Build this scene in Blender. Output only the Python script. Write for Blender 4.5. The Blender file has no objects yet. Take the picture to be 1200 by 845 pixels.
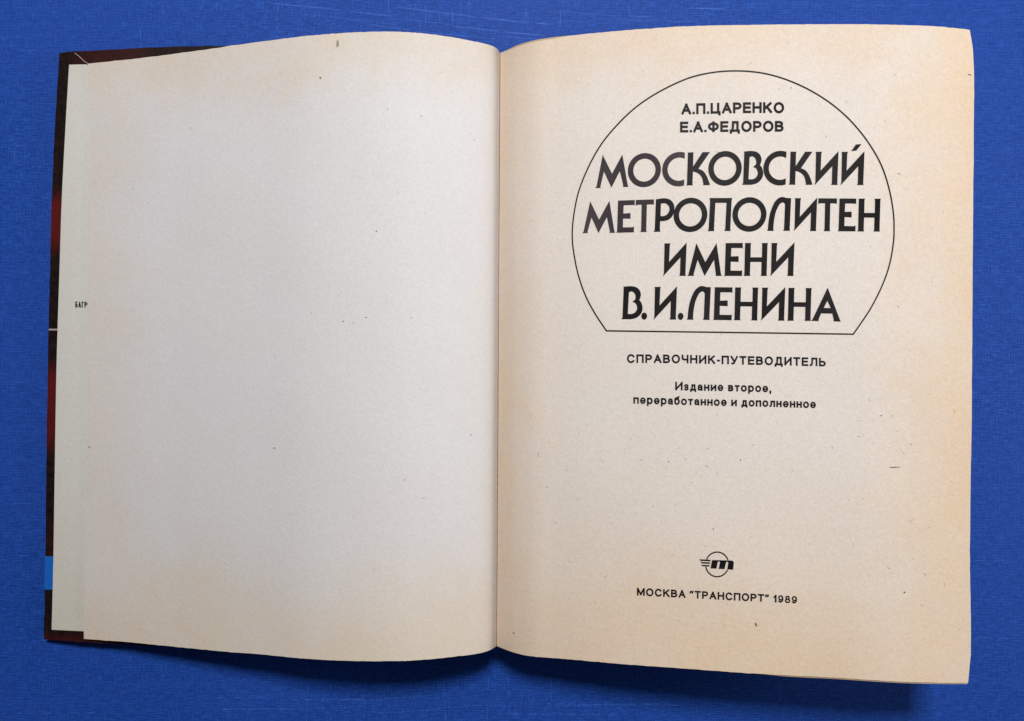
import bpy, bmesh, math, random
from mathutils import Vector
random.seed(7)
scene = bpy.context.scene
COL = scene.collection

# ---------------------------------------------------------------- camera
# 1 unit = 1 m.  A phone held 0.28 m over the cloth, looking straight down.
S = 0.0003            # metres on the cloth per unit of the tracing grid
D = 0.28              # camera height
CX, CY = 600.0, 422.5
cam_d = bpy.data.cameras.new("camera"); cam = bpy.data.objects.new("camera", cam_d); COL.objects.link(cam)
cam.location = (0, 0, D); cam.rotation_euler = (0, 0, 0)
cam_d.sensor_fit = 'HORIZONTAL'; cam_d.sensor_width = 36.0
cam_d.lens = 36.0 * D / (1200 * S)
cam_d.clip_start = 0.005; cam_d.clip_end = 20
scene.camera = cam

# ---------------------------------------------------------------- light
w = bpy.data.worlds.new("World"); scene.world = w; w.use_nodes = True
bg = w.node_tree.nodes["Background"]
bg.inputs[0].default_value = (0.72, 0.82, 1.0, 1); bg.inputs[1].default_value = 0.024

def area(name, loc, target, sx, sy, watts, col):
    d = bpy.data.lights.new(name, 'AREA'); d.shape = 'RECTANGLE'; d.size = sx; d.size_y = sy
    d.energy = watts; d.color = col
    o = bpy.data.objects.new(name, d); COL.objects.link(o)
    o.location = loc
    o.rotation_euler = (Vector(target) - Vector(loc)).to_track_quat('-Z', 'Y').to_euler()
    return o
area("window_light", (0.035, 0.40, 0.72), (0.0, 0.02, 0.0), 0.16, 0.13, 7.3, (1.0, 0.985, 0.965))
area("side_window_light", (0.85, 0.02, 0.34), (0.1, 0.0, 0.0), 0.40, 0.30, 2.9, (1.0, 0.98, 0.97))

scene.view_settings.view_transform = 'Standard'
scene.view_settings.look = 'None'
scene.view_settings.exposure = 0.0
scene.view_settings.gamma = 1.0
scene.view_settings.use_curve_mapping = False

# ---------------------------------------------------------------- helpers
def unproject(px, py, z):
    k = S * (D - z) / D
    return Vector(((px - CX) * k, -(py - CY) * k, z))

def lerp_table(tab, x):
    if x <= tab[0][0]: return tab[0][1]
    for (a, fa), (b, fb) in zip(tab, tab[1:]):
        if x <= b: return fa + (fb - fa) * (x - a) / (b - a)
    return tab[-1][1]

def smooth_table(tab, x):
    """Catmull-Rom through unevenly spaced points."""
    n = len(tab)
    if x <= tab[0][0]: return tab[0][1]
    if x >= tab[-1][0]: return tab[-1][1]
    i = 0
    while x > tab[i + 1][0]: i += 1
    (x1, y1), (x2, y2) = tab[i], tab[i + 1]
    h = x2 - x1
    m1 = (y2 - tab[i-1][1]) / (x2 - tab[i-1][0]) if i > 0 else (y2 - y1) / h
    m2 = (tab[i+2][1] - y1) / (tab[i+2][0] - x1) if i + 2 < n else (y2 - y1) / h
    t = (x - x1) / h
    return (y1*(2*t**3-3*t*t+1) + m1*h*(t**3-2*t*t+t) + y2*(-2*t**3+3*t*t) + m2*h*(t**3-t*t))

def smooth_pts(pts, n=5):
    out = []
    for i in range(len(pts) - 1):
        p0 = pts[max(i-1, 0)]; p1 = pts[i]; p2 = pts[i+1]; p3 = pts[min(i+2, len(pts)-1)]
        for k in range(n):
            t = k / n
            out.append(tuple(0.5*((2*p1[c]) + (-p0[c]+p2[c])*t + (2*p0[c]-5*p1[c]+4*p2[c]-p3[c])*t*t
                                  + (-p0[c]+3*p1[c]-3*p2[c]+p3[c])*t**3) for c in (0, 1)))
    out.append(tuple(pts[-1]))
    return out

def link(name, mesh, mats, parent=None):
    o = bpy.data.objects.new(name, mesh); COL.objects.link(o)
    for m in (mats if isinstance(mats, (list, tuple)) else [mats]): mesh.materials.append(m)
    if parent: o.parent = parent
    return o

def tag(o, label=None, cat=None, group=None, kind=None):
    if label: o['label'] = label
    if cat: o['category'] = cat
    if group: o['group'] = group
    if kind: o['kind'] = kind

def shade_smooth(me, angle=None):
    for p in me.polygons: p.use_smooth = True

# ---------------------------------------------------------------- materials
class NT:
    def __init__(s, name):
        s.m = bpy.data.materials.new(name); s.m.use_nodes = True
        s.t = s.m.node_tree; s.b = s.t.nodes["Principled BSDF"]
    def n(s, typ, **kw):
        nd = s.t.nodes.new(typ)
        for k, v in kw.items():
            if k in nd.inputs.keys(): nd.inputs[k].default_value = v
            else: setattr(nd, k, v)
        return nd
    def l(s, a, b): s.t.links.new(a, b)
    def math(s, op, a, b=None, c=None, clamp=False):
        nd = s.t.nodes.new('ShaderNodeMath'); nd.operation = op; nd.use_clamp = clamp
        for i, v in enumerate((a, b, c)):
            if v is None: continue
            if isinstance(v, (int, float)): nd.inputs[i].default_value = v
            else: s.l(v, nd.inputs[i])
        return nd.outputs[0]
    def mix(s, f, a, b, mode='MIX'):
        nd = s.t.nodes.new('ShaderNodeMix'); nd.data_type = 'RGBA'; nd.blend_type = mode
        for sock, v in ((nd.inputs[0], f), (nd.inputs[6], a), (nd.inputs[7], b)):
            if isinstance(v, (int, float)): sock.default_value = v
            elif isinstance(v, tuple): sock.default_value = (*v, 1)
            else: s.l(v, sock)
        return nd.outputs[2]
    def noise(s, vec, scale, detail=3, rough=0.55, dist=0.0):
        nd = s.n('ShaderNodeTexNoise', Scale=scale, Detail=detail, Roughness=rough, Distortion=dist)
        s.l(vec, nd.inputs['Vector']); return nd.outputs['Fac']
    def ramp(s, v, a, b):
        nd = s.n('ShaderNodeMapRange'); nd.clamp = True
        s.l(v, nd.inputs[0]); nd.inputs[1].default_value = a; nd.inputs[2].default_value = b
        nd.interpolation_type = 'SMOOTHSTEP'
        return nd.outputs[0]

def srgb(r, g, b):
    f = lambda c: (c/255/12.92) if c/255 <= .04045 else ((c/255+.055)/1.055)**2.4
    return (f(r), f(g), f(b))

def paper(name, base, tan, foot, band=(0.085, 0.065), right_edge=1.0, left_edge=1.0, top_edge=1.0, bottom_edge=1.0, mottle=0.10, fold_u=-1.0):
    """Aged book paper: UV runs 0..1 across the sheet, so foxing follows the real paper edges."""
    t = NT(name)
    geo = t.n('ShaderNodeTexCoord'); pos = geo.outputs['Object']
    sep = t.n('ShaderNodeSeparateXYZ'); t.l(geo.outputs['UV'], sep.inputs[0])
    u, v = sep.outputs[0], sep.outputs[1]
    wob = t.math('MULTIPLY', t.math('SUBTRACT', t.noise(pos, 26, 5, .68, .6), 0.5), 0.24)
    wob2 = t.math('MULTIPLY', t.math('SUBTRACT', t.noise(pos, 130, 4, .7), 0.5), 0.09)
    wb = t.math('ADD', wob, wob2)
    def edge(dist, wd, amt):
        return t.math('MULTIPLY', t.math('SUBTRACT', 1.0, t.ramp(t.math('ADD', dist, wb), -0.02, wd)), amt)
    e = edge(u, band[0]*1.5, left_edge)
    e = t.math('MAXIMUM', e, edge(t.math('SUBTRACT', 1.0, u), band[0]*1.6, right_edge))
    e = t.math('MAXIMUM', e, edge(t.math('SUBTRACT', 1.0, v), band[1]*1.6, top_edge))
    e = t.math('MAXIMUM', e, edge(v, band[1]*2.4, bottom_edge))
    c = t.mix(e, base, tan)
    # browner foot of the page
    c = t.mix(t.math('MULTIPLY', t.math('SUBTRACT', 1.0, t.ramp(t.math('ADD', v, wob), 0.0, 0.40)), foot), c, tan)
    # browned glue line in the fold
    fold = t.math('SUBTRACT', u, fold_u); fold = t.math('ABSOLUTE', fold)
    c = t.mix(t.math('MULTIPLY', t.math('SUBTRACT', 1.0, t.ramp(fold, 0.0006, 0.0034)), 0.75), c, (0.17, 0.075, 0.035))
    # soft warm and cool clouds
    cl = t.ramp(t.noise(pos, 42, 3, .6), 0.35, 0.7)
    c = t.mix(t.math('MULTIPLY', cl, 0.32), c, (base[0]*1.01, base[1]*0.96, base[2]*0.94))
    cl2 = t.ramp(t.noise(pos, 75, 2, .5, .4), 0.45, 0.75)
    c = t.mix(t.math('MULTIPLY', cl2, 0.12), c, (base[0]*0.97, base[1]*0.985, base[2]*0.98))
    # fibre mottling
    f1 = t.ramp(t.noise(pos, 1500, 3, .75), .25, .75); f2 = t.ramp(t.noise(pos, 620, 3, .6), .2, .8)
    mul = t.math('ADD', 1 - mottle*0.75, t.math('MULTIPLY', t.math('ADD', t.math('MULTIPLY', f1, .75), t.math('MULTIPLY', f2, .25)), mottle*1.5))
    cc = t.n('ShaderNodeCombineXYZ')
    for i in range(3): t.l(mul, cc.inputs[i])
    c = t.mix(1.0, c, cc.outputs[0], 'MULTIPLY')
    # tiny brown fibres
    mp = t.n('ShaderNodeMapping'); mp.inputs['Scale'].default_value = (1, 1, 1); mp.inputs['Rotation'].default_value = (0, 0, .6)
    t.l(pos, mp.inputs[0])
    vo = t.n('ShaderNodeTexVoronoi', Scale=330.0); t.l(mp.outputs[0], vo.inputs['Vector'])
    dots = t.math('SUBTRACT', 1.0, t.ramp(vo.outputs['Distance'], 0.03, 0.12))
    sel = t.n('ShaderNodeSeparateColor'); t.l(vo.outputs['Color'], sel.inputs[0])
    keep = t.math('GREATER_THAN', sel.outputs[0], 0.80)
    c = t.mix(t.math('MULTIPLY', t.math('MULTIPLY', dots, keep), 0.30), c, (0.22, 0.16, 0.10))
    t.l(c, t.b.inputs['Base Color'])
    t.b.inputs['Roughness'].default_value = 0.78
    t.b.inputs['Specular IOR Level'].default_value = 0.25
    bp = t.n('ShaderNodeBump', Strength=0.17, Distance=0.0001)
    t.l(t.math('ADD', f1, t.math('MULTIPLY', f2, 1.3)), bp.inputs['Height']); t.l(bp.outputs[0], t.b.inputs['Normal'])
    return t.m

M_fly = paper("flyleaf_paper", (0.608, 0.596, 0.608), (0.605, 0.52, 0.425), 0.24, band=(0.09, 0.09), left_edge=0.55, right_edge=0.35, top_edge=0.95, bottom_edge=1.0, mottle=0.10)
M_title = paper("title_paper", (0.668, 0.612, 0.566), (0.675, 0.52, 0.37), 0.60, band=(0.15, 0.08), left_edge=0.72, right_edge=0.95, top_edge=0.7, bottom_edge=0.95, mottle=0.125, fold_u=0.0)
M_paste = paper("pastedown_paper", (0.575, 0.568, 0.54), (0.53, 0.49, 0.41), 0.6, left_edge=0.25, right_edge=0.0, top_edge=0.3, bottom_edge=0.5, mottle=0.10)
M_block = paper("block_paper", (0.55, 0.46, 0.34), (0.46, 0.34, 0.22), 0.4)

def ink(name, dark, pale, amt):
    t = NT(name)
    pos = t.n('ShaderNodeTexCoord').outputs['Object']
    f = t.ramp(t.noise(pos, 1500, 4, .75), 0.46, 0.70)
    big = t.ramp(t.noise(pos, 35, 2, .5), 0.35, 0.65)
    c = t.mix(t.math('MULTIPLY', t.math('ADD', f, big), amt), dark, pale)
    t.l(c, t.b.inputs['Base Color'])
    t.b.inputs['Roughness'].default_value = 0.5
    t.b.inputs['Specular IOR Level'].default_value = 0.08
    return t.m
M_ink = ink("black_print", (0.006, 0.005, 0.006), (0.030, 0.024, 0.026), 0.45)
M_ink_pale = ink("glare_print", (0.030, 0.023, 0.028), (0.070, 0.057, 0.064), 0.5)  # paler ink: glare on the glossy print painted into the colour

def cover_mat():
    t = NT("dark_printed_cover")
    tc = t.n('ShaderNodeTexCoord'); pos = tc.outputs['Object']
    sep = t.n('ShaderNodeSeparateXYZ'); t.l(pos, sep.inputs[0]); y = sep.outputs[1]; x = sep.outputs[0]
    def blob(axis, c, r):
        d = t.math('ABSOLUTE', t.math('SUBTRACT', axis, c))
        return t.math('SUBTRACT', 1.0, t.ramp(d, r*0.35, r))
    n = t.noise(pos, 420, 5, .72); n2 = t.noise(pos, 70, 3, .6)
    c = t.mix(t.ramp(n, .35, .75), (0.004, 0.0025, 0.0025), (0.022, 0.008, 0.006))
    # printed red glow patches down the fore edge and along the foot and head turn-ins
    r = blob(y, (422.5-262)*S, 0.013)
    r = t.math('MAXIMUM', r, blob(y, (422.5-476)*S, 0.019))
    r = t.math('MAXIMUM', r, t.math('MULTIPLY', blob(y, (422.5-640)*S, 0.012), 0.10))
    foot = t.math('MULTIPLY', t.ramp(t.math('MULTIPLY', y, -1.0), 0.0935, 0.0965), 0.35)
    head = t.math('MULTIPLY', t.math('MULTIPLY', t.ramp(y, 0.095, 0.102), blob(x, -0.137, 0.02)), 0.22)
    r = t.math('MAXIMUM', r, t.math('MAXIMUM', foot, head))
    r = t.math('MULTIPLY', r, t.math('ADD', 0.35, t.math('MULTIPLY', n2, 1.2)), clamp=True)
    c = t.mix(r, c, (0.085, 0.006, 0.006))
    t.l(c, t.b.inputs['Base Color'])
    t.b.inputs['Roughness'].default_value = 0.5
    t.b.inputs['Specular IOR Level'].default_value = 0.25
    bp = t.n('ShaderNodeBump', Strength=0.3, Distance=0.0001)
    t.l(t.noise(pos, 2200, 2, .5), bp.inputs['Height']); t.l(bp.outputs[0], t.b.inputs['Normal'])
    return t.m
M_cover = cover_mat()

def plain(name, col, rough=0.5, var=0.15, spec=0.3):
    t = NT(name)
    pos = t.n('ShaderNodeTexCoord').outputs['Object']
    n = t.noise(pos, 700, 3, .6)
    c = t.mix(n, tuple(k*(1-var) for k in col), tuple(min(1, k*(1+var)) for k in col))
    t.l(c, t.b.inputs['Base Color']); t.b.inputs['Roughness'].default_value = rough
    t.b.inputs['Specular IOR Level'].default_value = spec
    return t.m
M_blueband = plain("bright_blue_print", (0.008, 0.11, 0.46))
M_white = plain("white_print", (0.34, 0.31, 0.27))
M_fibre = plain("pale_fibre", (0.55, 0.42, 0.34), .6)
M_speck = plain("brown_speck", (0.10, 0.075, 0.055), .8, .4)
M_speck2 = plain("faint_speck", (0.38, 0.31, 0.25), .8, .3)

def cloth_mat():
    t = NT("blue_woven_cloth")
    pos = t.n('ShaderNodeTexCoord').outputs['Object']
    def aniso(sx, sy, rot=0.0):
        mp = t.n('ShaderNodeMapping'); mp.inputs['Scale'].default_value = (sx, sy, 1)
        mp.inputs['Rotation'].default_value = (0, 0, rot); t.l(pos, mp.inputs[0]); return mp.outputs[0]
    weft = t.noise(aniso(260, 2300, -0.03), 1.0, 3, .6)
    warp = t.noise(aniso(2300, 300, 0.0), 1.0, 3, .6)
    # plain weave: over-under grid of yarns about 0.45 mm apart
    wx = t.n('ShaderNodeTexWave', Scale=345.0, Distortion=3.5); wx.bands_direction = 'X'; t.l(pos, wx.inputs['Vector'])
    wy = t.n('ShaderNodeTexWave', Scale=345.0, Distortion=3.5); wy.bands_direction = 'Y'; t.l(pos, wy.inputs['Vector'])
    wx.inputs['Detail Scale'].default_value = 1.0; wy.inputs['Detail Scale'].default_value = 1.0
    weave = t.math('MULTIPLY', wx.outputs['Fac'], wy.outputs['Fac'])
    grain = t.noise(pos, 1700, 3, .7)
    h = t.math('ADD', t.math('ADD', t.math('MULTIPLY', weft, .9), t.math('MULTIPLY', warp, .6)), t.math('MULTIPLY', weave, .16))
    h = t.math('ADD', h, t.math('MULTIPLY', grain, .55))
    f = t.ramp(h, 0.90, 1.36)
    streak = t.noise(aniso(14, 420, -0.04), 1.0, 3, .6)
    big = t.noise(pos, 14, 3, .55)
    c = t.mix(f, (0.0048, 0.036, 0.228), (0.0155, 0.083, 0.415))
    c = t.mix(t.math('MULTIPLY', t.ramp(streak, .45, .8), .22), c, (0.018, 0.090, 0.43))
    c = t.mix(t.math('MULTIPLY', t.ramp(big, .3, .7), .25), c, (0.017, 0.060, 0.35))
    t.l(c, t.b.inputs['Base Color'])
    t.b.inputs['Roughness'].default_value = 0.62
    t.b.inputs['Specular IOR Level'].default_value = 0.16
    t.b.inputs['Sheen Weight'].default_value = 0.024
    t.b.inputs['Sheen Roughness'].default_value = 0.4
    t.b.inputs['Sheen Tint'].default_value = (0.55, 0.7, 1.0, 1)
    bp = t.n('ShaderNodeBump', Strength=0.7, Distance=0.00018)
    t.l(h, bp.inputs['Height']); t.l(bp.outputs[0], t.b.inputs['Normal'])
    return t.m
M_cloth = cloth_mat()
def slub_mat():
    t = NT("raised_blue_yarn")
    pos = t.n('ShaderNodeTexCoord').outputs['Object']
    f = t.ramp(t.noise(pos, 1300, 2, .6), .35, .65)
    t.l(t.mix(f, (0.011, 0.066, 0.35), (0.034, 0.115, 0.46)), t.b.inputs['Base Color'])
    t.b.inputs['Roughness'].default_value = .6; t.b.inputs['Specular IOR Level'].default_value = .3
    return t.m
M_slub = slub_mat()

# ---------------------------------------------------------------- tablecloth
def cloth_z(x, y):
    a = (0.00022*math.sin(x*21 + 1.3*math.sin(y*9)) + 0.00018*math.sin(y*33 + x*12 + 1.0)
         + 0.00010*math.sin(x*70 + y*31))
    return a - 0.00052
def grid_mesh(name, nx, ny, fn, uv=True):
    vs = [fn(i/(nx-1), j/(ny-1)) for j in range(ny) for i in range(nx)]
    fs = [(j*nx+i, j*nx+i+1, (j+1)*nx+i+1, (j+1)*nx+i) for j in range(ny-1) for i in range(nx-1)]
    me = bpy.data.meshes.new(name); me.from_pydata(vs, [], fs)
    if uv:
        ul = me.uv_layers.new(name="UVMap")
        for lp in me.loops:
            k = lp.vertex_index; ul.data[lp.index].uv = ((k % nx)/(nx-1), (k//nx)/(ny-1))
    shade_smooth(me); return me
def cl(u, v):
    x = (u-.5)*1.8; y = (v-.5)*1.5
    return (x, y, cloth_z(x, y))
cloth = link("tablecloth", grid_mesh("tablecloth", 260, 220, cl), M_cloth)
tag(cloth, "plain blue woven linen-like tablecloth spread flat under the open book", "tablecloth")

# slub yarns: thicker threads woven in, thin raised ribbons that follow the cloth
def yarn_mesh(lines):
    vs, fs = [], []
    for pts, wd in lines:
        wd = wd*S*0.5
        P = [((p[0]-CX)*S, -(p[1]-CY)*S) for p in pts]
        base = len(vs)
        for i, (x, y) in enumerate(P):
            a = P[max(i-1, 0)]; b = P[min(i+1, len(P)-1)]
            tx, ty = b[0]-a[0], b[1]-a[1]; L = math.hypot(tx, ty) or 1
            nx, ny = -ty/L, tx/L
            k = math.sin(math.pi*(i+.6)/(len(P)+.2))**.5
            z = cloth_z(x, y)
            hh = 0.00007 * (0.6 + 0.4*random.random())
            vs += [(x+nx*wd*k, y+ny*wd*k, z-0.00002), (x, y, z+hh*k), (x-nx*wd*k, y-ny*wd*k, z-0.00002)]
        for i in range(len(P)-1):
            q = base+i*3
            fs += [(q, q+1, q+4, q+3), (q+1, q+2, q+5, q+4)]
    me = bpy.data.meshes.new("slub_yarn"); me.from_pydata(vs, [], fs); shade_smooth(me); return me
def slope(x, y):
    top = math.exp(-((y-0)/160.0)**2)
    return 0.13*top*math.exp(-((x-500)/260.0)**2) + 0.012*math.sin(x/170.0+y/90.0)
lines = []
def run(x0, y0, length, wd, dash=None, vertical=False):
    x, y = x0, y0; step = 5.0; pts = [(x, y)]; done = 0
    while done < length:
        if vertical:
            y += step; x += 0.25*math.sin(y/37.0+x0)
        else:
            x += step; y += slope(x, y)*step + random.uniform(-.12, .12)
        pts.append((x, y)); done += step
    if dash:
        i = 0
        while i < len(pts)-1:
            n = random.randint(*dash[0]); seg = pts[i:i+n+1]
            if len(seg) > 1: lines.append((seg, wd*random.uniform(.8, 1.15)))
            i += n + random.randint(*dash[1])
    else: lines.append((pts, wd))
# the ones that can be followed in the weave
for a in [(315, 2.5, 145, 1.8), (462, 7, 185, 1.5), (530, 30, 110, 1.9), (430, 28, 150, 1.1), (345, 14, 120, .9),
          (640, 12, 130, .9), (807, 9, 45, 1.9), (720, 22, 100, .9), (585, 41, 55, 1.0), (470, 21, 60, 1.0)]:
    run(a[0], a[1], a[2], a[3], dash=((8, 22), (1, 1)))
for x, y, L in [(325, 4, 38), (368, 10, 22), (498, 6, 30), (540, 0, 22), (550, 0, 30), (455, 0, 14), (530, 10, 30), (616, 8, 24), (515, 12, 20), (658, -4, 34), (737, 5, 20), (480, 4, 20),
                (360, 808, 40), (520, 800, 45), (572, 795, 50), (595, 790, 50), (645, 792, 30), (163, 30, 24), (190, 4, 14), (425, 812, 30)]:
    run(x, y, L, 1.1, dash=((1, 4), (1, 2)), vertical=True)
for x, y, L in [(260, 832, 150), (640, 826, 160), (255, 818, 60), (600, 838, 120), (340, 821, 90), (20, 836, 90)]:
    run(x, y, L, 1.25, dash=((1, 2), (1, 2)))
for trail in ([(430,835),(455,836),(480,834.6),(505,832.4),(530,829.8),(552,828),(575,827.6),(597,829)], [(262,831),(290,832),(318,831.6),(345,832)],
              [(375,822),(410,821),(432,822),(470,818.5),(500,817)], [(640,829),(680,828),(730,826.5),(790,826)]):
    P = smooth_pts(trail, 12); i = 0
    while i < len(P)-3:
        n = random.choice((1, 2, 2)); lines.append((P[i:i+n+1], random.uniform(1.2, 1.6))); i += n+1
for y, x, L in [(52, 1150, 34), (105, 1146, 34), (188, 1143, 30), (317, 1142, 28), (572, 1143, 30), (657, 1145, 40), (703, 1148, 30), (748, 1141, 36), (787, 1060, 36), (11, 1140, 60), (242, 1150, 40), (480, 1150, 30), (6, 1000, 80),
                (58, 18, 46), (120, 22, 40), (232, 18, 40), (320, 20, 40), (376, 32, 30), (448, 10, 40), (517, 8, 34), (590, 14, 36), (668, 6, 40), (170, 10, 40)]:
    run(x, y, L, .8, dash=((2, 5), (1, 3)))
for i in range(300):
    x = random.uniform(-560, 1760); y = random.uniform(-480, 1320)
    inside_x = -40 < x < 1240
    run(x, y, random.uniform(18, 120), random.uniform(.35, .7), dash=((1, 4), (1, 5)))
for i in range(200):
    x = random.gauss(470, 420); y = random.uniform(-480, 1320)
    run(x, y, random.uniform(12, 60), random.uniform(.35, .65), dash=((1, 3), (1, 4)), vertical=True)
slub = link("slub_yarn", yarn_mesh(lines), M_slub, cloth); slub['kind'] = 'stuff'
slub['label'] = "thicker paler yarns woven into the blue cloth"

# ---------------------------------------------------------------- the book
book = bpy.data.objects.new("book", None); COL.objects.link(book); book.empty_display_size = 0.05
tag(book, "old hardback book lying open at its printed Cyrillic title page, blank leaf left", "book")

L_TOP = [(103,74.5),(150,69.8),(198,64),(240,58.3),(275,53),(315,47.6),(360,42),(405,38.5),(450,37),(489,38.6),(528,43.4),(558,49),(572,52.3),(580,55.3),(584,58.5),(585.8,62)]
L_BOT = [(98,749),(127,750.8),(160,753.5),(227,760),(260,763.3),(307,767),(340,770.3),(378,773.2),(420,774.7),(470,774.6),(503,772.6),(537,769),(562,765.6),(573,762.3),(579,759.3),(581.8,757)]
R_TOP = [(586,62),(592,60),(600,57.2),(620,50.5),(646,45.8),(670,41.6),(705,38),(740,35),(780,32.3),(820,30.3),(880,29.2),(940,28.6),(1001,28.4),(1058,29.3),(1100,31.2),(1136.7,34.8)]
R_BOT = [(582,757.2),(590,760.3),(600,764),(617,768.3),(640,770.6),(667,772.6),(717,777.3),(767,781),(800,783.4),(863,788),(920,791.3),(980,794.4),(1020,797),(1060,799.2),(1100,800.2),(1134.8,800.4)]
L_EDGE = [(74.5,103),(160,104.2),(240,103.4),(320,102.7),(400,102.1),(480,101.2),(560,100.5),(640,99.8),(749,98)]   # y -> x
R_EDGE = [(34.8,1136.7),(50,1139),(66.7,1140.7),(95,1141.6),(153,1141.2),(300,1140),(400,1139.3),(500,1138.6),(600,1137),(660,1136.7),(740,1137.8),(775,1136.9),(800.4,1134.8)]
H0 = 656.0
def heights(top, bot, xs):
    return [(x, smooth_table(bot, x) - smooth_table(top, x)) for x in xs]
ZL = [(98, .0068)] + [(x, D*(1-H0/h)) for x, h in heights(L_TOP, L_BOT, [200,240,300,360,420,470,510,540,560,572])] + [(579,.0192),(583.5,.0150)]
ZR = [(583.5,.0150),(592,.0178)] + [(x, D*(1-H0/h)) for x, h in heights(R_TOP, R_BOT, [605,625,650,690,740,800,870,950,1030,1136])]
def ripple(x, y): return 0.00011*math.sin(y/58.0+x/140.0+.7)*math.sin(x/75.0+.4) + 0.00006*math.sin(y/31.0-x/47.0)
def zl(x): return smooth_table(ZL, x)
def zr(x): return smooth_table(ZR, x)
ZBOARD = [(51, .0034), (98, .0058), (200, .0085), (275, .0103), (400, .0125), (520, .0135)]
def zb(x): return smooth_table(ZBOARD, x)

def coons(top, bot, lf, rt, nu, nv, dens=None, wear=0.0):
    """Grid of tracing points: top/bot are functions x(u),y ; lf/rt give x for y."""
    tx0, tx1 = top[0][0], top[-1][0]; bx0, bx1 = bot[0][0], bot[-1][0]
    g = []
    for j in range(nv):
        v = j/(nv-1); row = []
        for i in range(nu):
            u = i/(nu-1)
            if dens: u = dens(u)
            T = (tx0+(tx1-tx0)*u, smooth_table(top, tx0+(tx1-tx0)*u)); B = (bx0+(bx1-bx0)*u, smooth_table(bot, bx0+(bx1-bx0)*u))
            y = B[1] + (T[1]-B[1])*v
            x = B[0] + (T[0]-B[0])*v
            if lf:
                yl = bot[0][1] + (top[0][1]-bot[0][1])*v
                x += (smooth_table(lf, yl) - (bx0+(tx0-bx0)*v))*(1-u)
            if rt:
                yr = bot[-1][1] + (top[-1][1]-bot[-1][1])*v
                x += (smooth_table(rt, yr) - (bx1+(tx1-bx1)*v))*u
            # worn, slightly ragged rim
            if wear and (i in (0, nu-1) or j in (0, nv-1)) and not (560 < x < 620):
                x += random.gauss(0, wear) if i in (0, nu-1) else 0
                y += random.gauss(0, wear) if j in (0, nv-1) else 0
                if i in (0, nu-1) and j in (0, nv-1):
                    x += wear*2*(1 if i == 0 else -1); y += wear*2*(1 if j else -1)
            row.append((x, y))
        g.append(row)
    return g

def sheet(name, g, zf, mat, thick, parent, dy=None):
    """A sheet of paper or board with real thickness; UV over the top face."""
    nv, nu = len(g), len(g[0])
    top = [[unproject(x, y, zf(x, y)) for x, y in row] for row in g]
    vs = [p for row in top for p in row]
    N = len(vs)
    vs += [Vector((p.x, p.y, max(p.z-thick, 0.0001))) for p in vs]
    idx = lambda i, j: j*nu+i
    fs, uvs = [], []
    U = lambda k: ((k % N % nu)/(nu-1), (k % N//nu)/(nv-1))
    for j in range(nv-1):
        for i in range(nu-1):
            a, b, c, d = idx(i, j), idx(i+1, j), idx(i+1, j+1), idx(i, j+1)
            fs += [(a, b, c, d), (a+N, d+N, c+N, b+N)]
    for i in range(nu-1):
        fs.append((idx(i, 0)+N, idx(i+1, 0)+N, idx(i+1, 0), idx(i, 0)))
        fs.append((idx(i, nv-1), idx(i+1, nv-1), idx(i+1, nv-1)+N, idx(i, nv-1)+N))
    for j in range(nv-1):
        fs.append((idx(0, j+1)+N, idx(0, j)+N, idx(0, j), idx(0, j+1)))
        fs.append((idx(nu-1, j), idx(nu-1, j)+N, idx(nu-1, j+1)+N, idx(nu-1, j+1)))
    me = bpy.data.meshes.new(name); me.from_pydata(vs, [], fs)
    ul = me.uv_layers.new(name="UVMap")
    for lp in me.loops: ul.data[lp.index].uv = U(lp.vertex_index)
    main = 2*(nv-1)*(nu-1)
    for p in me.polygons: p.use_smooth = p.index < main
    # keep the rim crisp
    for e in me.edges: pass
    me.update()
    bm = bmesh.new(); bm.from_mesh(me)
    for e in bm.edges:
        if len(e.link_faces) == 2 and e.calc_face_angle(0) > 0.9: e.smooth = False
    bm.to_mesh(me); bm.free()
    return link(name, me, mat, parent)

# --- front board (left), lying tilted up towards the spine
BT = [(69.5,62),(90,60.2),(132,58),(205,54.6),(275,53.2),(400,51),(520,50)]
BB = [(51,749),(98,752.6),(160,755.4),(275,758.6),(400,760.5),(520,761)]
BL = [(62,69.5),(110,66.5),(160,63.7),(235,60.6),(320,58.4),(380,57),(460,55.6),(560,54.2),(640,53.2),(700,52.2),(749,51)]
front = sheet("front_board", coons(BT, BB, BL, None, 50, 60, wear=.16), lambda x, y: zb(x), M_cover, 0.0026, book)
front['label'] = "dark maroon printed board showing as a rim around the left endpaper"
# --- pastedown
PT = [(81,75.8),(120,75),(200,71),(275,69),(400,67),(520,66)]
PB = [(60.5,738),(98,739.8),(160,742.5),(275,745),(400,747),(520,748)]
PL = [(75.8,81),(110,78.9),(160,76.1),(235,72.3),(320,69.6),(400,67),(460,65.6),(560,64),(640,62.8),(700,61.5),(738,60.5)]
paste = sheet("pastedown", coons(PT, PB, PL, None, 40, 40), lambda x, y: zb(x)+0.00018, M_paste, 0.00015, book)
paste['label'] = "strip of paler endpaper glued to the front board"

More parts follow.
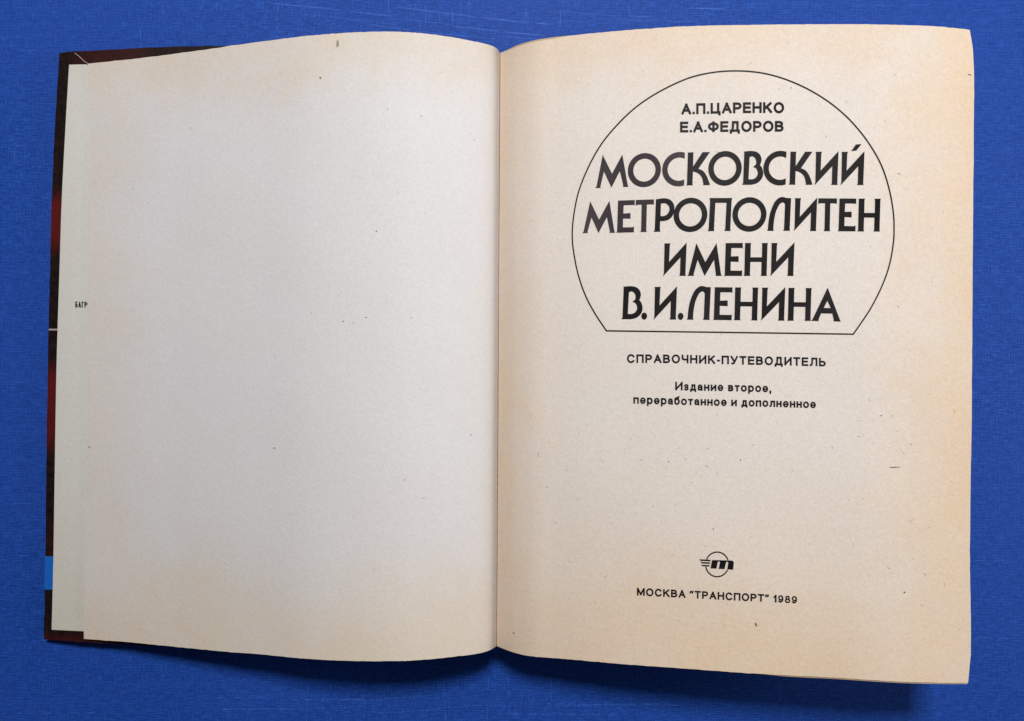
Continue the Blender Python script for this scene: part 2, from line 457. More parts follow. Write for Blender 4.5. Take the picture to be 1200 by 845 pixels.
def patch(name, quad, zf, mat, parent, n=8, thick=0.00006):
    """quad of tracing points TL TR BR BL laid just above zf"""
    def fn(u, v):
        a = [quad[3][c]+(quad[2][c]-quad[3][c])*u for c in (0, 1)]; b = [quad[0][c]+(quad[1][c]-quad[0][c])*u for c in (0, 1)]
        x = a[0]+(b[0]-a[0])*v; y = a[1]+(b[1]-a[1])*v
        return unproject(x, y, zf(x)+thick)
    return link(name, grid_mesh(name, n, n, fn), mat, parent)
patch("blue_band", [(52.6,652),(62.8,652),(61.9,691),(51.8,691)], zb, M_blueband, front)
patch("white_rule", [(57.2,385.3),(67.6,385.3),(67.6,387.2),(57.2,387.2)], zb, M_white, front, thick=.0001)

# --- back board (right) and spine, flat on the cloth under the page block
def wgrid(x0, x1, y0, y1, n, m):
    return lambda u, v: (x0+(x1-x0)*u, y0+(y1-y0)*v)
def slab(name, x0, x1, y0, y1, z0, z1, mat, bev=0.0006):
    bm = bmesh.new()
    bmesh.ops.create_cube(bm, size=1)
    for v in bm.verts:
        v.co = Vector(((x0+x1)/2+v.co.x*(x1-x0), (y0+y1)/2+v.co.y*(y1-y0), (z0+z1)/2+v.co.z*(z1-z0)))
    bmesh.ops.bevel(bm, geom=bm.edges[:], offset=bev, segments=2, affect='EDGES')
    me = bpy.data.meshes.new(name); bm.to_mesh(me); bm.free()
    return link(name, me, mat, book)
YB0, YB1 = -0.0967, 0.1065
slab("back_board", 0.012, 0.1415, YB0, YB1, 0.0001, 0.0027, M_cover)
def spine(u, v):
    # cloth joint from the raised front board down to the table and across to the back board
    P = smooth_pts([(-.0228, .0118), (-.0195, .0085), (-.017, .0035), (-.012, .0012), (-.003, .0009), (.006, .0010), (.0125, .0013)], 3)
    k = min(int(u*(len(P)-1)), len(P)-2); f = u*(len(P)-1)-k
    x = P[k][0]+(P[k+1][0]-P[k][0])*f; z = P[k][1]+(P[k+1][1]-P[k][1])*f
    return (x, YB0+(YB1-YB0)*v, z)
sp = link("spine", grid_mesh("spine", 40, 12, spine), M_cover, book)
md = sp.modifiers.new("thick", 'SOLIDIFY'); md.thickness = 0.0007; md.offset = 0

# --- flyleaf (left page) and title page (right page)
G_L = coons(L_TOP, L_BOT, L_EDGE, None, 120, 70, dens=lambda u: u**0.8, wear=.13)
fly = sheet("flyleaf", G_L, lambda x, y: zl(x + (583.8-(585.8-4*(y-62)/695))) + ripple(x, y)*min(1, (583-x)/60 if x < 583 else 0), M_fly, 0.00016, book)
fly['label'] = "blank yellowed left leaf arching up towards the gutter"
def gut(y): return 586-4*(y-62)/695.0
G_R = coons(R_TOP, R_BOT, None, R_EDGE, 130, 70, dens=lambda u: u**1.15, wear=.13)
def z_title(x, y): return zr(x + (583.8-gut(y))) + ripple(x+90, y)*max(0, min(1, (x-583)/60))
title = sheet("title_page", G_R, z_title, M_title, 0.00015, book)
title['label'] = "printed right leaf, tan along its edges"

# leaf under the title page: a hair larger at head near the gutter and along the foot
RT2 = [(x, y-(1.9 if 594 < x < 648 else 0.0)+(1.2 if x > 700 else 0)) for x, y in R_TOP]
RB2 = [(x, y+(1.3 if x > 900 else -0.8)) for x, y in R_BOT]
G_2 = coons(RT2, RB2, None, [(y, x-1.0) for y, x in R_EDGE], 60, 20)
sec = sheet("second_leaf", G_2, lambda x, y: z_title(x, y)-0.00045, M_block, 0.00012, book)
sec['label'] = "next leaf, peeping out under the title page"

# page block: closed sheets stacked from the back board up to the second leaf
def block():
    vs, fs = [], []; NX = 22; NS = 46
    g = coons(R_TOP, R_BOT, None, [(y, x) for y, x in R_EDGE], NX, 2)
    for k in range(NS):
        f = (k+0.5)/NS
        jx = random.uniform(-.0003, .0001); jy = random.uniform(-.00025, .00005)
        base = len(vs)
        for j in (0, 1):
            for i in range(NX):
                x, y = g[j][i]; zt = z_title(x, y); p = unproject(x, y, zt)
                zt2 = zt - 0.0009
                z = 0.0029 + (zt2-0.0029)*f
                th = (zt2-0.0029)/NS*0.42
                uu = i/(NX-1)
                xx = p.x + jx*uu - (1-f)*0.002*uu; yy = p.y + (-(jy) if j == 0 else jy) + (0.0012 if j == 0 else -0.0012)
                vs += [(xx, yy, z+th), (xx, yy, z-th)]
        q = lambda i, j, t: base+(j*NX+i)*2+t
        for i in range(NX-1):
            fs += [(q(i,0,0), q(i+1,0,0), q(i+1,1,0), q(i,1,0)), (q(i,1,1), q(i+1,1,1), q(i+1,0,1), q(i,0,1)),
                   (q(i,0,1), q(i+1,0,1), q(i+1,0,0), q(i,0,0)), (q(i,1,0), q(i+1,1,0), q(i+1,1,1), q(i,1,1))]
        fs += [(q(NX-1,0,0), q(NX-1,0,1), q(NX-1,1,1), q(NX-1,1,0)), (q(0,1,0), q(0,1,1), q(0,0,1), q(0,0,0))]
    me = bpy.data.meshes.new("page_block"); me.from_pydata(vs, [], fs)
    return link("page_block", me, M_block, book)
pb = block(); pb['label'] = "stack of brown-edged pages under the title page"

# ---------------------------------------------------------------- print
INK_LIFT = 0.00010
def flat_fill(polys):
    """2D filled curve (even-odd holes) in tracing space -> mesh"""
    cu = bpy.data.curves.new("f", 'CURVE'); cu.dimensions = '2D'; cu.fill_mode = 'BOTH'
    for pts in polys:
        sp_ = cu.splines.new('POLY'); sp_.points.add(len(pts)-1); sp_.use_cyclic_u = True
        for p, q in zip(sp_.points, pts): p.co = (q[0]/100, q[1]/100, 0, 1)
    o = bpy.data.objects.new("f", cu); COL.objects.link(o)
    dg = bpy.context.evaluated_depsgraph_get()
    me = bpy.data.meshes.new_from_object(o.evaluated_get(dg))
    bpy.data.objects.remove(o); bpy.data.curves.remove(cu)
    for v in me.vertices: v.co = v.co*100
    return me

def lay(name, meshes, zf, mat, parent, step=6.0):
    bm = bmesh.new()
    for m in meshes: bm.from_mesh(m); bpy.data.meshes.remove(m)
    x0 = min(v.co.x for v in bm.verts); x1 = max(v.co.x for v in bm.verts)
    x = math.ceil(x0/step)*step
    while x < x1:
        bmesh.ops.bisect_plane(bm, geom=bm.verts[:]+bm.edges[:]+bm.faces[:], dist=1e-5, plane_co=(x, 0, 0), plane_no=(1, 0, 0))
        x += step
    for v in bm.verts: v.co = unproject(v.co.x, v.co.y, zf(v.co.x, v.co.y)+INK_LIFT+v.co.z)
    bm.normal_update()
    for f in bm.faces:
        if f.normal.z < 0: f.normal_flip()
    me = bpy.data.meshes.new(name); bm.to_mesh(me); bm.free()
    return link(name, me, mat, parent)

def arcp(cx, cy, rx, ry, a0, a1, n=12):
    return [(cx+rx*math.cos(math.radians(a0+(a1-a0)*i/(n-1))), cy+ry*math.sin(math.radians(a0+(a1-a0)*i/(n-1)))) for i in range(n)]
XH = 0.745
def bowl(y0, y1, x=.55, w_=.45):   # D-shaped bowl from the stem and back
    return [(0, y1), (x, y1)] + arcp(x, (y0+y1)/2, w_, (y1-y0)/2, 85, -85, 9) + [(x, y0), (0, y0)]
# letter: (width, height, strokes) ; strokes are centre lines in a unit box inset by half the pen
SANS = {
 'А': (.90, 1, [[(0,0),(.5,1)], [(.5,1),(1,0)], [(.2,.32),(.8,.32)]]),
 'Б': (.80, 1, [[(0,0),(0,1),(.9,1)], bowl(0,.56)]),
 'В': (.82, 1, [[(0,0),(0,1)], bowl(.53,1,.5,.42), bowl(0,.53,.55,.45)]),
 'Г': (.70, 1, [[(0,0),(0,1),(1,1)]]),
 'Д': (.95, 1, [[(0,-.22),(0,0),(1,0),(1,-.22)], [(.17,0),(.26,.4),(.28,1),(.84,1),(.84,0)]]),
 'Е': (.76, 1, [[(1,1),(0,1),(0,0),(1,0)], [(0,.52),(.92,.52)]]),
 'И': (.86, 1, [[(0,1),(0,0)], [(0,.06),(1,.94)], [(1,1),(1,0)]]),
 'К': (.86, 1, [[(0,0),(0,1)], [(.9,1),(.1,.42)], [(.38,.60),(.97,0)]]),
 'Л': (.88, 1, [[(-.02,0),(.10,.02),(.20,.16),(.25,.45),(.26,1),(1,1),(1,0)]]),
 'М': (1.02, 1, [[(0,0),(0,1)], [(.02,1),(.5,.08)], [(.5,.08),(.98,1)], [(1,1),(1,0)]]),
 'Н': (.86, 1, [[(0,0),(0,1)], [(1,0),(1,1)], [(0,.53),(1,.53)]]),
 'О': (.98, 1, [arcp(.5,.5,.5,.53,0,360,26)]),
 'П': (.86, 1, [[(0,0),(0,1),(1,1),(1,0)]]),
 'Р': (.80, 1, [[(0,0),(0,1)], bowl(.44,1)]),
 'С': (.92, 1, [arcp(.52,.5,.52,.53,38,322,20)]),
 'Т': (.80, 1, [[(0,1),(1,1)], [(.5,1),(.5,0)]]),
 'У': (.86, 1, [[(0,1),(.50,.30)], [(1,1),(.50,.14),(.38,.02),(.14,0)]]),
 'Ф': (1.02, 1, [arcp(.5,.52,.5,.36,0,360,24), [(.5,0),(.5,1)]]),
 'Ц': (.94, 1, [[(0,1),(0,0),(1.0,0),(1.0,-.22)], [(.84,1),(.84,0)]]),
 'Ч': (.80, 1, [[(0,1),(0,.66)]+arcp(.34,.66,.34,.24,180,270,7)+[(1,.42)], [(1,1),(1,0)]]),
 'Ь': (.80, 1, [[(0,1),(0,0)], bowl(0,.56)]),
 '1': (.46, 1, [[(.9,0),(.9,1)], [(.86,.98),(.62,.80),(.1,.74)]]),
 '8': (.72, 1, [arcp(.5,.76,.40,.24,0,360,20), arcp(.5,.27,.5,.28,0,360,20)]),
 '9': (.72, 1, [arcp(.5,.67,.48,.33,0,360,20), arcp(.46,.5,.54,.5,20,-60,8)+[(.45,0)]+arcp(.45,.25,.4,.25,270,205,5)]),
 '.': (.10, .10, [[(.5,.5),(.5,.51)]]),
 ',': (.20, 1, [[(.5,0),(.5,.01)], [(.6,0),(-.6,-.20)]]),
 '-': (.36, 1, [[(.1,.38),(.9,.38)]]),
 '“': (.44, 1, [[(.0,.98),(-.15,.80)], [(1.1,.98),(.95,.80)]]),
 '”': (.44, 1, [[(.0,.98),(-.15,.80)], [(1.1,.98),(.95,.80)]]),
 ' ': (.26, 1, []),
 'а': (.62, XH, [[(.08,.78)]+arcp(.5,.70,.44,.30,140,0,9)+[(.95,.1),(1.0,0)], [(.94,.56),(.5,.52)]+arcp(.42,.28,.42,.27,100,300,10)+[(.94,.26)]]),
 'б': (.66, 1, [arcp(.5,.36,.5,.37,0,360,22), [(.0,.40),(.04,.68)]+arcp(.5,.66,.44,.22,165,100,6)+[(.86,.94),(.9,1.02)]]),
 'в': (.62, XH, [[(0,0),(0,1)], bowl(.52,1,.5,.42), bowl(0,.52,.55,.45)]),
 'д': (.72, XH, [[(0,-.26),(0,0),(1,0),(1,-.26)], [(.17,0),(.27,.4),(.30,1),(.84,1),(.84,0)]]),
 'е': (.68, XH, [[(.04,.48),(1,.48)]+arcp(.5,.5,.5,.53,0,318,20)]),
 'з': (.58, XH, [[(.04,.80)]+arcp(.5,.76,.42,.27,150,-80,10)+[(.3,.52)], [(.3,.52),(.5,.50)]+arcp(.5,.25,.46,.28,80,-155,11)]),
 'и': (.66, XH, [[(0,1),(0,0)], [(0,.06),(1,.94)], [(1,1),(1,0)]]),
 'л': (.66, XH, [[(-.04,0),(.10,.03),(.20,.2),(.25,.5),(.26,1),(1,1),(1,0)]]),
 'н': (.64, XH, [[(0,0),(0,1)], [(1,0),(1,1)], [(0,.52),(1,.52)]]),
 'о': (.70, XH, [arcp(.5,.5,.5,.53,0,360,24)]),
 'п': (.64, XH, [[(0,0),(0,1),(1,1),(1,0)]]),
 'р': (.68, XH, [[(0,-.42),(0,1)], arcp(.5,.5,.5,.53,0,360,22)]),
 'т': (.58, XH, [[(0,1),(1,1)], [(.5,1),(.5,0)]]),
}
def ribbon(bm, pts, w_, closed, z):
    """thick stroke with mitred corners and square ends, in tracing units (y down)"""
    n = len(pts)
    if not closed:
        def ext(a, b):
            x, y = a[0]-b[0], a[1]-b[1]; L = math.hypot(x, y) or 1
            return (a[0]+x/L*w_/2, a[1]+y/L*w_/2)
        pts = [ext(pts[0], pts[1])]+pts[1:-1]+[ext(pts[-1], pts[-2])]
    L_, R_ = [], []
    for i in range(n):
        p = pts[i-1] if (i > 0 or closed) else None; q = pts[i]; r = pts[(i+1) % n] if (i < n-1 or closed) else None
        def nrm(a, b):
            x, y = b[0]-a[0], b[1]-a[1]; L = math.hypot(x, y) or 1; return (-y/L, x/L)
        if p is None: m = nrm(q, r); k = 1
        elif r is None: m = nrm(p, q); k = 1
        else:
            a, b = nrm(p, q), nrm(q, r); mx, my = a[0]+b[0], a[1]+b[1]; L = math.hypot(mx, my) or 1
            m = (mx/L, my/L); k = 1/max(.6, m[0]*a[0]+m[1]*a[1])
        L_.append(bm.verts.new((q[0]+m[0]*k*w_/2, q[1]+m[1]*k*w_/2, z)))
        R_.append(bm.verts.new((q[0]-m[0]*k*w_/2, q[1]-m[1]*k*w_/2, z)))
    for i in range(n if closed else n-1):
        j = (i+1) % n
        bm.faces.new((L_[i], L_[j], R_[j], R_[i]))

def type_line(text, x0, x1, base, cap, pen=1.6, xs=1.0, lean=0.0):
    """Sans-serif line: base is a table x->baseline y, cap the capital height, pen the stroke width.
    Crossing strokes are laid a few microns apart, like ink on ink."""
    ws = [max(SANS[c][0]*xs*cap, pen) for c in text]
    gap = ((x1-x0)-sum(ws))/(len(text)-1)
    bm = bmesh.new(); x = x0
    for c, wd in zip(text, ws):
        _, H, strokes = SANS[c]; hh = max(H*cap, pen)
        for n, st in enumerate(strokes):
            closed = len(st) > 16 and abs(st[0][0]-st[-1][0]) < 1e-6 and abs(st[0][1]-st[-1][1]) < 1e-6
            P = []
            for sx, sy in (st[:-1] if closed else st):
                X = x+pen/2+sx*max(wd-pen, .01); yy = pen/2+sy*max(hh-pen, .01)
                P.append((X+lean*yy, lerp_table(base, X)-yy))
            ribbon(bm, P, pen*(.84 if c in '89' else 1.0 if H == 1 else .9 if c in 'еаз' else .97), closed, n*0.000006)
        x += wd+gap
    me = bpy.data.meshes.new("line"); bm.to_mesh(me); bm.free()
    return me

# --- headline letters drawn as outlines: x in tracing units, t = 0 baseline .. 1 cap height
W = 6.5; HB = 0.155
def g_M(b0, b1, a1, a2, c0, c1, v):
    return [[(b0,0),(b0+1.2,.05),(a1,1),(v+.3,.42),(a2,1),(c1-.9,.05),(c1,0),(c0,0),(c0+.3,.05),(a2-2.5,.49),(v,-.005),(a1+2,.49),(b1-.3,.05),(b1,0)]]
def ell(cx, rx, ct, rt, n=48, a0=0, a1=2*math.pi):
    full = abs(a1-a0-2*math.pi) < 1e-6
    return [(cx+rx*math.cos(a0+(a1-a0)*i/(n if full else n-1)), ct+rt*math.sin(a0+(a1-a0)*i/(n if full else n-1))) for i in range(n)]
def g_O(x0, x1):
    cx, rx = (x0+x1)/2, (x1-x0)/2
    return [ell(cx, rx, .5, .525), ell(cx, rx-6.5, .5, .355)]
def g_S(x0, x1):
    R = 19.8; cx = x0+R; e = math.acos(max(-1, min(1, (x1-cx)/R)))
    e2 = math.acos(max(-1, min(1, (x1-cx)/(R-6.4))))
    o = ell(cx, R, .5, .525, 40, e, 2*math.pi-e); i_ = ell(cx, R-6.4, .5, .355, 40, 2*math.pi-e2, e2)
    return [o+i_]
def g_K(x0, aL, aR, x1):
    s = x0+W
    leg_o = smooth_pts([(s+6.2,.50),(s+12,.425),(s+16.5,.26),(x1-.2,.04)], 5)
    leg_i = smooth_pts([(x1-7.6,.04),(s+10.4,.235),(s+6,.36),(s,.42)], 5)
    return [[(x0,1),(s+.4,1),(s,.95),(s,.57),(aL,.985),(aR-9,1),(aR,1)]+leg_o+[(x1,0),(x1-8,0)]+leg_i+[(s-.2,.05),(s+.2,0),(x0-1,0),(x0-.3,.05)]]
def g_V(x0):   # letter V-shaped Ve (Cyrillic В)
    d = x0-871
    o = smooth_pts([(878,1.02),(885,1.0),(890,.91),(892.1,.76),(891,.63),(890.2,.60)],4)+smooth_pts([(890.2,.60),(893,.50),(894.4,.35),(893,.19),(888,.055),(881,.0)],4)
    i_ = smooth_pts([(878,.83),(881,.86),(884.5,.80),(885.9,.68),(885,.60),(882.3,.54)],4)+smooth_pts([(882.3,.535),(886,.49),(888,.35),(886,.22),(882,.165),(877.3,.165)],4)
    return [[(p[0]+d, p[1]) for p in [(871.6,.97),(871.2,1.0)]+o+[(869.8,0),(871,.05)]], [(p[0]+d, p[1]) for p in i_]]
def g_I(x0, x1):
    return [[(x0,1),(x0+W+.9,1),(x0+W+.1,.94),(x0+W-.3,.43),(x1+.1,1.025),(x1-.5,.06),(x1-.1,0),(x1-W-1.2,0),(x1-W-.5,.06),(x1-W-.4,.565),(x0-.5,-.015),(x0+.3,.1),(x0+.3,.94)]]
def g_E(x0, x1, xm):
    s = x0+W
    return [[(x0,1),(x1,1),(x1+.1,.83),(x1-1.6,.85),(s+1,.85),(s+.3,.84),(s+.1,.59),(xm,.6),(xm+.2,.425),(s,.435),(s,.16),(x1-1.6,.155),(x1-.1,.185),(x1,0),(x0-1,0),(x0-.3,.05)]]
def g_H(x0, x1):
    a = x0+W; b = x1-W
    return [[(x0-.3,1),(a+.5,1),(a,.94),(a,.565),(b,.565),(b,.94),(b-.5,1),(x1+.3,1),(x1-.2,.94),(x1-.4,.06),(x1-.1,0),(b-.9,0),(b-.3,.06),(b-.3,.425),(a,.425),(a-.2,.06),(a+.2,0),(x0-1,0),(x0-.3,.06)]]
def g_T(x0, x1, s0, s1):
    return [[(x0,1),(x1,1),(x1,.83),(x1-1.8,.85),(s1,.85),(s1,.06),(s1+.6,0),(s0-.9,0),(s0,.06),(s0,.85),(x0+1.8,.85),(x0,.82)]]
def g_P(x0):
    d = x0-767.5
    o = smooth_pts([(776,1.025),(781,1.015),(786,.95),(789.3,.82),(790,.66),(788,.48),(783,.36),(777,.325),(773.6,.33)],4)
    i_ = smooth_pts([(774,.86),(779,.87),(783,.79),(784.2,.67),(782,.54),(778,.48),(774,.48)],4)
    return [[(p[0]+d, p[1]) for p in [(768,1.0)]+o+[(773.6,.05),(774.2,0),(766.2,0),(767.4,.06)]], [(p[0]+d, p[1]) for p in i_]]
def g_Pi(x0, x1):
    return [[(x0+.5,1),(x1,1),(x1-.6,.9),(x1-1.3,.06),(x1-1,0),(x1-W-1.8,0),(x1-W-.9,.06),(x1-W,.855),(x0+W+1,.855),(x0+W+.1,.06),(x0+W+.4,0),(x0-.8,0),(x0+.2,.06),(x0+1.2,.9)]]
def g_L(x0):
    d = x0-805.6
    o = smooth_pts([(806.2,.06),(806.8,.30),(808.8,.58),(813,.86),(818,1.0),(822.5,1.035),(827,1.005)],4)
    i_ = smooth_pts([(825.6,.80),(824.4,.855),(822.3,.865),(819,.80),(815.2,.58),(813.2,.30),(812.6,.06)],4)
    return [[(p[0]+d, p[1]) for p in [(805.4,0)]+o+[(832.6,1.0),(831.8,.06),(832.2,0),(824.2,0),(825.1,.06)]+i_+[(813.2,0)]]]
def g_A(x0, ap, x1):
    return [[(x0,0),(x0+1.6,.05),(ap,1.02),(x1-1.2,.05),(x1,0),(x1-8.6,0),(x1-8.6,.05),(x1-10.3,.235),(x0+11.6,.235),(x0+8.8,.05),(x0+8.8,0)],
            [(ap,.62),(ap-4,.40),(ap+4.2,.40)]]
def g_dot(cx): return [ell(cx, 3.4, .10, .11, 20)]

def row(name, glyphs, base, top, pale=0):
    ms, ms2 = [], []
    for i, polys in enumerate(glyphs):
        out = []
        for pl in polys:
            q = []
            for x, t in pl:
                b = lerp_table(base, x); c = lerp_table(top, x)
                q.append((x + (t-.5)*0.9, b + (c-b)*t))
            out.append(q)
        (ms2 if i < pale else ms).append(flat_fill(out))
    return ms, ms2

r1 = row("r1", [g_M(698.2,704.4,705.8,728.9,730.4,737,717), g_O(735.7,774.6), g_S(776,802.2), g_K(805.7,822.5,831.6,832.3), g_O(830,869.3),
                g_V(871.2), g_S(894.6,921.2), g_K(926,942.8,951.6,952.4), g_I(955.6,982.2), g_I(986,1012.6),
                [[(997.0,1.02),(1002.4,1.225),(1009,1.235),(1003.2,1.045)]]],
         [(700,220.3),(735,218.9),(770,217.9),(810,217.1),(860,216.5),(920,216.3),(1012,216.8)],
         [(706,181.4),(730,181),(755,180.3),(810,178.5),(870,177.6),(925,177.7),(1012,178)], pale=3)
r2 = row("r2", [g_M(683,689.3,691.2,713.7,714.7,721.3,701.8), g_E(723.8,743.4,738.8), g_T(744.6,766,751.6,757.8), g_P(767.7), g_O(789.3,829),
                g_Pi(830.6,857.6), g_O(858.3,898.3), g_L(899.7), g_I(931.2,957.2), g_T(958.6,980.5,966.6,972.8), g_E(983.4,1003,998), g_H(1006.3,1031.6)],
         [(683,273.2),(722,272.7),(755,271.8),(810,270.9),(855,270.6),(925,270.4),(980,270.9),(1031,271.3)],
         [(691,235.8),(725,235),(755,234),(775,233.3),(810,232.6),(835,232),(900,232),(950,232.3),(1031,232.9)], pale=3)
r3 = row("r3", [g_I(778,804.2), g_M(806,813.6,815.6,839.3,839,846.3,826.3), g_E(850,870.1,865.5), g_H(873,899.3), g_I(903.6,930.6)],
         [(778,323.2),(930,323.3)], [(778,285.2),(870,284.7),(930,284.8)])
r4 = row("r4", [g_V(729.8), g_dot(755.3), g_I(766.8,792.9), g_dot(798), g_L(805.6), g_E(837.2,858,852.7), g_H(861.4,888.2), g_I(892.6,919.8), g_H(924,950.7), g_A(951,969.5,986)],
         [(728,374),(810,374.6),(880,375.4),(950,376),(986,376.8)], [(728,336),(830,336.5),(900,337.1),(986,337.9)])
for nm, (ms, pale), lab in (("headline", r1, "first headline word, left end paler with painted glare"), ("headline", r2, "second headline word, left end paler with painted glare"),
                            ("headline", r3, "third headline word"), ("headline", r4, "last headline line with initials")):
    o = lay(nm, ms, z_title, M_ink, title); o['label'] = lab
    if pale: lay("glare_letters", pale, z_title, M_ink_pale, o).matrix_parent_inverse.identity()  # left-end letters of the upper rows carry the glare in their ink colour

# --- round outline with flat foot
RING = [(710.7,387.7),(697.6,368),(686.3,346.8),(677.8,322.6),(672.5,297),(670.6,276),(672.3,253),(678.3,223.8),(690.4,194),(704,170),(719,151),(738,131.7),(757,117),(780,103.5),(807.5,91.3),(835,84.9),(862.5,83),(890,85),(915.7,91.2),(941.3,101.6),(963.3,114),(981.7,127.4),(999,143.7),(1017,166),(1032.3,192.3),(1041.7,220),(1046.8,247.7),(1047.8,270),(1046.6,288),(1042.2,311),(1034.2,334),(1021.5,359.5),(1010.5,376.5),(1000,391.6)]
arc = smooth_pts(RING, 5)
closed = arc + [(903,390.2),(806,388.9)]
def inset(poly, d):
    n = len(poly); out = []
    for i in range(n):
        p, q, r = poly[i-1], poly[i], poly[(i+1) % n]
        def nrm(a, b):
            x, y = b[0]-a[0], b[1]-a[1]; L = math.hypot(x, y) or 1; return (-y/L, x/L)
        a, b = nrm(p, q), nrm(q, r); mx, my = a[0]+b[0], a[1]+b[1]; L = math.hypot(mx, my) or 1
        mx, my = mx/L, my/L; k = d/max(.5, mx*a[0]+my*a[1])
        out.append((q[0]+mx*k, q[1]+my*k))
    return out
ring = lay("round_outline", [flat_fill([inset(closed, .82), inset(closed, -.82)])], z_title, M_ink, title, step=4)
ring['label'] = "thin circular line cut flat at its foot"

# --- smaller lines
def tl(name, parts, label, mat=M_ink, zf=z_title, parent=title):
    o = lay(name, [type_line(*a, **k) for a, k in parts], zf, mat, parent); o['label'] = label; return o
tl("author_name", [(("А.П.ЦАРЕНКО", 798.6, 919, [(798,134.1),(859,132.6),(893,132.3),(919,132.5)], 12.6), dict(pen=2.8))], "first author name in capitals")
tl("author_name", [(("Е.А.ФЕДОРОВ", 797, 918.4, [(797,155.2),(860,154.4),(918,154.2)], 12.6), dict(pen=2.8))], "second author name in capitals")
tl("subtitle", [(("СПРАВОЧНИК-ПУТЕВОДИТЕЛЬ", 734.7, 967.8, [(734,425.2),(800,425.6),(850,426.8),(920,428.2),(968,429.4)], 10.0), dict(pen=2.1))], "widely spaced subtitle in capitals")
tl("edition_note", [(("Издание второе,", 791.3, 903.8, [(791,457.4),(850,458.4),(904,459.8)], 10.1), dict(pen=2.05))], "first line of the edition note")
tl("edition_note", [(("переработанное и дополненное", 742.2, 956.3, [(742,473.0),(800,474.6),(850,475.8),(900,476.8),(956,478.4)], 10.1), dict(pen=2.05))], "second line of the edition note")
tl("imprint", [(("МОСКВА “ТРАНСПОРТ” 1989", 746.4, 934.2, [(746,697.8),(801,700.6),(860,703.7),(900,705.5),(934,707.5)], 9.0), dict(pen=1.92))], "place, publisher and year at the foot")
tl("endpaper_caption", [(("БАГРОВ", 88.2, 109.5, [(88,360.2),(110,360.6)], 6.8), dict(pen=1.15, xs=.5))], "tiny caption cut off by the flyleaf", zf=lambda x, y: zb(x)+0.0002, parent=paste)

# --- publisher's mark: winged m in a ring
emb = []
cx, cy = 840.5, 661.4
def rg(r0, r1, a0, a1, n=30):
    o = [(cx+r1*.935*math.cos(math.radians(a0+(a1-a0)*i/(n-1))), cy+r1*math.sin(math.radians(a0+(a1-a0)*i/(n-1)))) for i in range(n)]
    q = [(cx+r0*.935*math.cos(math.radians(a0+(a1-a0)*i/(n-1))), cy+r0*math.sin(math.radians(a0+(a1-a0)*i/(n-1)))) for i in range(n)]
    return o+q[::-1]
emb.append(flat_fill([rg(13.7, 15.2, 203.5, 339)]))      # upper arc
emb.append(flat_fill([rg(13.7, 15.2, 27, 170)]))         # lower arc
emb.append(flat_fill([[(819.7,655.4),(832.8,656.0),(832.4,657.8),(820.8,657.2)]]))
emb.append(flat_fill([[(821,658.5),(832.2,659.0),(831.8,660.8),(822.2,660.3)]]))
emb.append(flat_fill([[(821.9,661.9),(831.6,662.3),(831.2,663.9),(823,663.6)]]))
emb.append(flat_fill([smooth_pts([(834.6,656.3),(856,656.8),(859,657.6),(860.1,659.4)],2)[2:]+[(859.2,667.5),(852.1,667.4),(853.5,659.6),(852.9,658.3),(851.6,658.2),(850.9,659.4),(849.1,667.0),(842.2,666.6),(843.8,659.2),(843.1,657.9),(841.9,657.9),(841.1,659),(839.6,666.4),(832.7,666.1),(834.2,657.2),(835.2,656.3)]]))
eo = lay("publisher_emblem", emb, z_title, M_ink, title, step=3); eo['label'] = "small ring with a winged letter m"

# ---------------------------------------------------------------- specks in the paper
def specks(name, items, zf, mat, parent):
    bm = bmesh.new()
    for x, y, rx, ry, a in items:
        n = 7; vs = []
        for k in range(n):
            t = 2*math.pi*k/n; r = random.uniform(.75, 1.15)
            px, py = rx*r*math.cos(t), ry*r*math.sin(t)
            X = x+px*math.cos(a)-py*math.sin(a); Y = y+px*math.sin(a)+py*math.cos(a)
            vs.append(bm.verts.new(unproject(X, Y, zf(X, Y)+0.00009)))
        f = bm.faces.new(vs)
        f.normal_update()
        if f.normal.z < 0: f.normal_flip()
    me = bpy.data.meshes.new(name); bm.to_mesh(me); bm.free()
    o = link(name, me, mat, parent); o['kind'] = 'stuff'; return o
zlf = lambda x, y: zl(x + (583.8-(585.8-4*(y-62)/695))) + ripple(x, y)*min(1, (583-x)/60 if x < 583 else 0) + ripple(x, y)*min(1, (583-x)/60 if x < 583 else 0)
specks("speck", [(375.3,91,1.0,1.1,0),(441,271,.9,.8,0),(402,376.5,1.3,.5,.1),(321.5,525,1.6,.5,0),(555.6,163.6,.5,.9,.2),(494,136,.6,.6,0),(552,509.5,.8,.8,0),(260,702.5,.8,.8,0),(429,372,1.6,.35,-.15),(102,356,1.2,.7,1.5),(104.5,524,.8,1.2,0)], zlf, M_speck, fly)
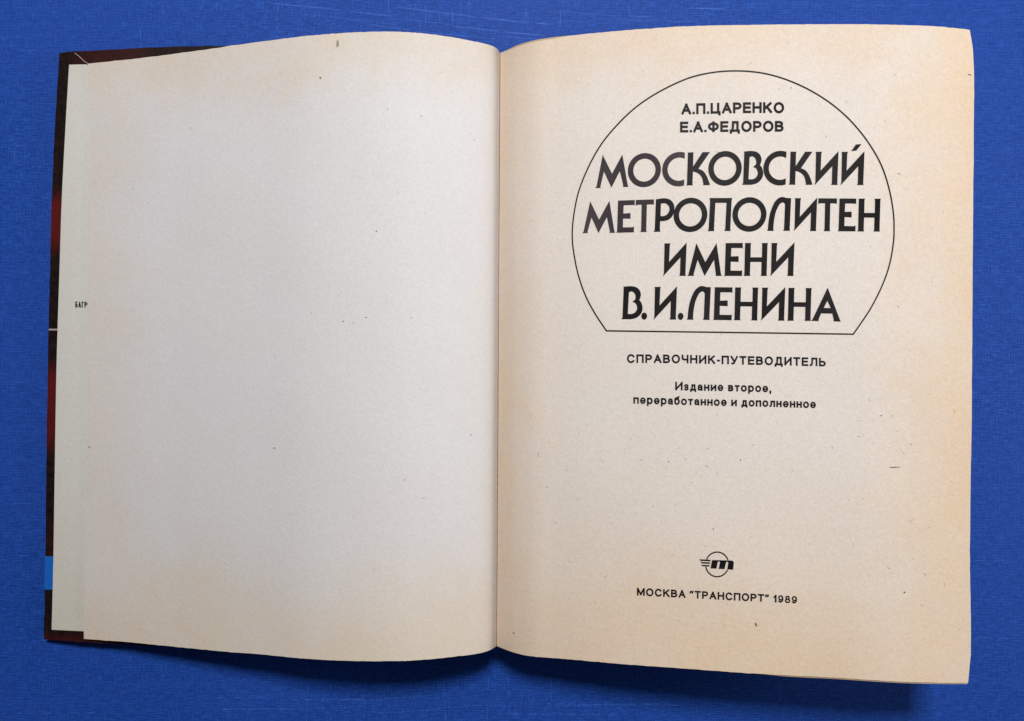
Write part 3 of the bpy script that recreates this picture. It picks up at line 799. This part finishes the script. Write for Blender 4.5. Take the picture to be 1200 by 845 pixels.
specks("stain", [(395.3,50.8,1.6,4.2,.1),(396.2,51.5,1.3,2.8,.1)], zlf, plain("grey_green_stain", (.27,.245,.20), .85, .25), fly)
specks("speck", [(602,742,1.0,.9,0),(640.5,571,.8,.6,0),(1048,547.6,7.5,.55,-.03),(1136.5,87.5,2.6,.5,.35),(927,103,.7,.9,.4),(583.9,283,1.0,1.2,0),(1033,487,.9,.9,0),(1060,694,1.4,.9,.3),(886,732,.9,2.6,-.3),(836,620,.6,1.2,.5),(783.5,541,1.4,.4,.6),(868,539,.5,1.4,.2)], z_title, M_speck, title)
def rnd(x0, x1, y0, y1, n):
    out = []
    for _ in range(n):
        if random.random() < .45: out.append((random.uniform(x0, x1), random.uniform(y0, y1), random.uniform(1.2, 2.8), random.uniform(.2, .35), random.uniform(0, 3.1)))
        else: r = random.uniform(.3, .75); out.append((random.uniform(x0, x1), random.uniform(y0, y1), r, r*random.uniform(.6, 1), random.uniform(0, 3.1)))
    return out
specks("faint_fibre", rnd(600, 1125, 70, 758, 70) + rnd(600, 1125, 480, 758, 90), z_title, M_speck2, title)
specks("faint_fibre", rnd(112, 570, 85, 740, 30), zlf, M_speck2, fly)

# ---------------------------------------------------------------- loose hair on the cover corner
def hair():
    P = smooth_pts([(87.5,62.3),(92,65.5),(96,69.3),(99.5,72.6),(103.5,74.5)], 5)
    cu = bpy.data.curves.new("hair", 'CURVE'); cu.dimensions = '3D'; cu.bevel_depth = 0.00010; cu.bevel_resolution = 1
    s_ = cu.splines.new('POLY'); s_.points.add(len(P)-1)
    for i, (p, q) in enumerate(zip(s_.points, P)):
        v = unproject(q[0], q[1], zb(q[0]) + 0.0002 + 0.0009*(i/len(P))); p.co = (*v, 1)
    o = bpy.data.objects.new("hair_tmp", cu); COL.objects.link(o)
    me = bpy.data.meshes.new_from_object(o.evaluated_get(bpy.context.evaluated_depsgraph_get()))
    bpy.data.objects.remove(o)
    h = link("hair", me, M_fibre)
    return h
h = hair(); tag(h, "short pale curved hair lying on the dark top left corner of the book cover", "hair")
